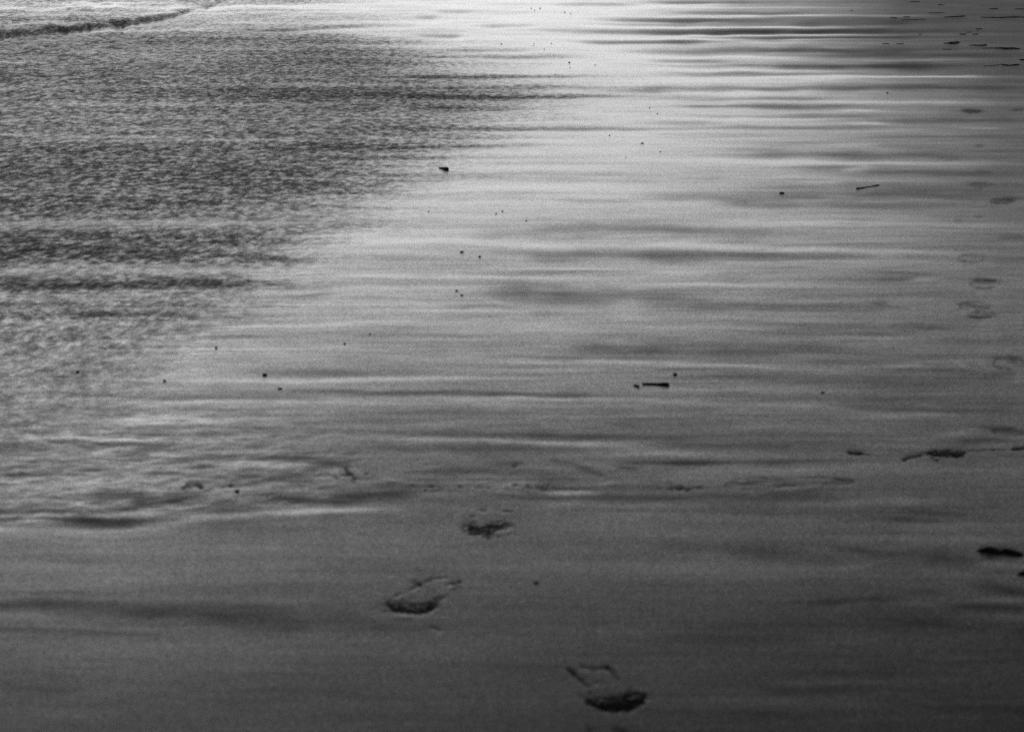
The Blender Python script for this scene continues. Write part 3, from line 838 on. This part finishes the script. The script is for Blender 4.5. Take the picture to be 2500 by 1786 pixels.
# dark stones and driftwood
body('stone', [(1071, 409, 1.2), (1077, 409.5, 2.0), (1083, 411, 3.6), (1090, 413, 5.2), (1094, 413.5, 4.0)], M_STONE, 'small black teardrop shaped stone alone on the bright sand, its tail pointing left', 'stone', seed=3, rough=.05)
body('driftwood_stick', [(1569, 938, 2.6), (1590, 938, 2.8), (1606, 938.5, 2.8), (1620, 939, 4.6), (1630, 939.5, 4.8), (1634, 939.5, 3)], M_WOOD, 'short black driftwood stick lying crosswise with a thick right end', 'driftwood', seed=4, rough=.06)
body('driftwood_chip', [(1547, 941, 2.2), (1554, 942, 3.2), (1559, 945, 3.4)], M_WOOD, 'small dark wood chip just left of the black driftwood stick', 'driftwood', seed=5, rough=.15)
body('twig', [(2091, 459.5, 2.4), (2097, 459, 2.0), (2115, 456, 1.2), (2130, 453.5, 1.1), (2141, 451.5, 1.8), (2147, 451, 1.2)], M_WOOD, 'thin dark twig slanting up to the right on grey sand', 'twig', seed=6, rough=.1)
body('stone', [(2386, 1343, 2), (2398, 1342, 5), (2412, 1341, 9), (2426, 1343, 9), (2440, 1346, 6), (2448, 1347, 3)], M_STONE, 'left and larger of two black stones side by side at the right edge', 'stone', 'black stones at the right edge', seed=7, rough=.05)
body('stone', [(2443, 1344, 4), (2456, 1344, 8.5), (2472, 1347, 8), (2486, 1350, 6), (2498, 1353, 2.5)], M_STONE, 'right of two black stones side by side at the right edge, tapering right', 'stone', 'black stones at the right edge', seed=8, rough=.05)
body('stone', [(2486, 1401, 3), (2498, 1398, 6), (2512, 1396, 8), (2524, 1398, 5)], M_STONE, 'black stone cut off by the right edge below the stone pair', 'stone', 'black stones at the right edge', seed=9, rough=.05)

# pebbles
G1 = 'single dark pebbles on the smooth wet sand'
for (u, v, w_, h_, mt, lab) in [
    (1649, 915, 12, 10, M_STONE, 'round black pebble just above the right end of the driftwood stick'),
    (1909, 470, 15, 6, M_STONE, 'flat dark pebble left of the slanting twig'),
    (647, 914, 12, 9, M_STONE, 'dark round pebble on grey sand left of centre, darkest of its neighbours'),
    (190, 908, 9, 7, M_STONE, 'dark pebble sitting among the near ripples at far left'),
    (579, 1198, 13, 9, M_STONE, 'black pebble beside the wrinkled wash line at lower left'),
    (1309, 1423, 12, 12, M_PEB, 'dull grey pebble to the right of the middle footprint'),
    (684, 948, 11, 7, M_PEB, 'faint grey pebble below right of the darkest left pebble'),
    (402, 929, 11, 7, M_PEB, 'faint grey pebble at the right border of the near ripples'),
    (528, 848, 8, 8, M_PEB, 'tiny grey pebble above left of the darkest left pebble'),
    (841, 839, 8, 7, M_PEB, 'tiny grey pebble between the two left pebbles and the sand centre'),
    (903, 817, 8, 4, M_PEB, 'very flat tiny pebble up right of its tiny neighbour, left of centre'),
    (1127, 617, 9, 7, M_PEB, 'left pebble of the upper pair on the pale middle sand'),
    (1171, 628, 8, 7, M_PEB, 'right pebble of the upper pair on the pale middle sand'),
    (1115, 710, 8, 6, M_PEB, 'upper left pebble of the lower pair on the pale middle sand'),
    (1128, 721, 7, 6, M_PEB, 'lower right pebble of the lower pair on the pale middle sand'),
    (2009, 958, 10, 8, M_PEB, 'lone grey pebble on the dull sand right of the driftwood stick'),
    (2166, 226, 7, 3, M_STONE, 'tiny dark flat pebble on the banded sand at upper right'),
    (1568, 349, 9, 4, M_PEB, 'grey pebble on the bright sand right of the teardrop stone'),
    (2079, 26, 5, 2.5, M_STONE, 'tiny dark pebble near the top edge on the banded sand'),
    (2246, 83, 6, 2.5, M_STONE, 'tiny dark pebble left of the upper right seaweed scraps'),
    (1390, 152, 4.5, 4, M_PEB, 'tiny pebble at the right tip of the long dark ripple tongue'),
    (1224, 108, 5, 3, M_PEB, 'tiny pebble alone on the bright sand near the top'),
]:
    pebble(u, v, w_ * .9, h_ * .75, mt, lab, G1)
G2 = 'tiny specks of shell and grit on the brightest sand'
M_SPECK = dark_material('shell_speck', .5, .5, .4)
for (u, v, s) in [(1297, 21, 4), (1305, 26, 3.4), (1318, 21, 4.4), (1379, 30, 4.4), (1393, 33, 3.6), (1303, 112, 3), (1329, 120, 3), (1346, 106, 3.4), (1304, 107, 3), (1392, 165, 3), (1374, 187, 3.4), (1342, 187, 3.8), (1356, 182, 3), (1352, 135, 3), (1372, 138, 3), (1586, 261, 4), (1605, 276, 4), (1488, 329, 4), (1453, 159, 3.4), (1612, 370, 4), (1528, 384, 3.4),
                  (1227, 516, 6), (1211, 522, 5), (1285, 538, 6), (1046, 515, 5)]:
    pebble(u, v, s * .9, s * .45 + .4, M_SPECK, 'one of the tiny scattered specks on the brightest sand', G2)

# seaweed scraps
for i, (pts, lab, n, f) in enumerate([
    ([(2305, 106, 1.4), (2312, 106, 1.2), (2318, 105.5, 3), (2328, 105.5, 3.4), (2336, 104, 4.4), (2340, 105, 3.2)], 'thickest black seaweed lump at the upper right, knobbly with a higher right side', 16, .5),
    ([(2366, 111, .8), (2380, 111, 1.6), (2394, 111.5, 2.2), (2406, 110.5, 2.4), (2408, 111, 1.4)], 'thin black seaweed scrap just right of the thickest lump', 10, .6),
    ([(2400, 118, 1.0), (2430, 118, 1.2), (2446, 118, 2.6), (2455, 119, 2.8), (2470, 119, 2.8), (2486, 119.5, 2), (2490, 119, 1)], 'longest black seaweed scrap, lowest of the three by the thickest lump', 20, .5),
    ([(2343, 83.5, 1.2), (2350, 83.5, 1.7), (2359, 83.5, 1.2)], 'left of two short seaweed bits in one row above the thickest lump', 6, .6),
    ([(2374, 84, 1.1), (2381, 83.5, 1.5), (2388, 84, 1)], 'right of two short seaweed bits in one row above the thickest lump', 6, .6),
    ([(2360, 78.5, .8), (2366, 78.5, 1.1), (2372, 78, .8)], 'tiny seaweed bit between the short pair and the dash above it', 4, .6),
    ([(2383, 70.5, .9), (2390, 70.5, 1.4), (2398, 70.5, 1)], 'short dark seaweed dash above the two short bits', 5, .6),
    ([(2306, 42, .9), (2320, 41, 1.3), (2336, 40.5, 1.7), (2352, 39.5, 1.8), (2356, 39.5, 1)], 'slightly rising dark seaweed strand near the top, middle of the far row', 12, .6),
    ([(2396, 42, .9), (2420, 43, 1.2), (2446, 43, 1.8), (2470, 42, 1.8), (2500, 42, 1.6), (2520, 42, 1)], 'long dark seaweed line reaching the right edge near the top', 22, .6),
    ([(2203, 48.5, .8), (2225, 48, 1.0), (2245, 48, 1.1), (2260, 48, .8)], 'thin dark seaweed line, lower one at the left of the far row', 9, .6),
    ([(2173, 43.5, 1.0), (2182, 43.5, 1.4), (2190, 43.5, .9)], 'short seaweed dash at the very left of the far row', 4, .6),
    ([(2205, 42, .8), (2214, 42, 1.1), (2222, 42, .8)], 'short seaweed dash above the thin dark line in the far row', 4, .6),
    ([(2290, 11.5, .7), (2297, 11.5, 1.3), (2304, 12, .7)], 'small seaweed bit close to the top edge, left one', 4, .6),
    ([(2416, 21.5, 1), (2426, 21, 1.5), (2436, 21.5, 1)], 'small seaweed bit near the top edge, middle one', 4, .6),
    ([(2478, 22, .8), (2490, 22, 1.2), (2504, 22, .8)], 'small seaweed bit near the top edge, rightmost one', 5, .6),
    ([(2222, 4, .8), (2234, 4, 1.2), (2246, 4, .8)], 'faint seaweed dash touching the top edge', 4, .6),
    ([(2268, 31.5, .6), (2290, 31.5, .9), (2306, 31.5, .6)], 'hair thin seaweed line above the rising strand', 5, .6),
    ([(2444, 157, 1.6), (2452, 159, 2.2), (2466, 160, 1.6), (2478, 158.5, 2.4), (2488, 158.5, 1.6)], 'ragged grey black seaweed scrap below the longest scrap', 12, .5),
    ([(2402, 161, .7), (2420, 160, .8), (2440, 158, .8)], 'faint seaweed thread left of the ragged scrap', 4, .7),
    ([(2490, 146, 1.6), (2500, 146.5, 2.2), (2512, 147, 1.4)], 'seaweed bit cut by the right edge above the ragged scrap', 6, .6),
    ([(2154, 106.5, .8), (2162, 106, 1.0), (2172, 106.5, .8)], 'left of two pale faint seaweed threads on banded sand', 3, .6),
    ([(2188, 107, .8), (2196, 107, 1.0), (2206, 106, .8)], 'right of two pale faint seaweed threads on banded sand', 3, .6),
    ([(2302, 120, .8), (2314, 120.5, 1.0), (2324, 120, .8)], 'faint seaweed thread under the thickest lump', 3, .6),
]):
    weed(pts, lab, seed=30 + i, n=n, fr=f)
# looser debris of the last high wash line
for i, (pts, lab, n, f, sprd) in enumerate([
    ([(2068, 1103, 2.4), (2078, 1105, 3.4), (2094, 1105, 3.6), (2108, 1107, 2.0), (2128, 1110, 1.4)], 'small dark seaweed tuft left of the big wash line patch', 16, .6, 1.6),
    ([(2205, 1122, 3.2), (2214, 1118, 2.6), (2232, 1113, 2.2), (2250, 1110, 2.6)], 'thin tail of seaweed leading up to the big wash line patch', 12, .6, 1.6),
    ([(2262, 1104, 3), (2285, 1104, 5), (2305, 1104, 7), (2325, 1106, 7.4), (2344, 1106, 5.4), (2356, 1103, 3)], 'biggest seaweed patch of the wash line at the right, black in the middle', 46, .5, 1.7),
    ([(2270, 1115, 1.6), (2282, 1120, 2.6), (2290, 1124, 2.0)], 'short seaweed strand hanging below the biggest wash line patch', 7, .7, 1.4),
    ([(2362, 1098, 2), (2374, 1097, 1.6), (2400, 1095, 2.4), (2410, 1094, 1.4), (2424, 1094, 2.4), (2436, 1093, 1.2), (2448, 1093, 2.2), (2456, 1094, 1.2)], 'dotted seaweed trail running right from the biggest patch', 16, .5, 1.2),
    ([(2468, 1093, 2.2), (2486, 1092, 3.4), (2504, 1092, 3.4), (2520, 1093, 2)], 'seaweed bunch ending the dotted trail at the right edge', 14, .6, 1.4),
    ([(1636, 1190, 1.2), (1648, 1190, 1.8), (1659, 1194, 3.0), (1668, 1190, 2.0), (1676, 1189, 1.4)], 'small v shaped seaweed scrap on the wash line right of centre', 10, .5, 1.6),
    ([(1690, 1188, .9), (1704, 1187, 1.3), (1718, 1188, .8)], 'faint seaweed thread right of the v shaped scrap', 4, .7, 1),
]):
    weed(pts, lab, 'seaweed and debris of the last wash line', 80 + i, n, sprd, f, .38)
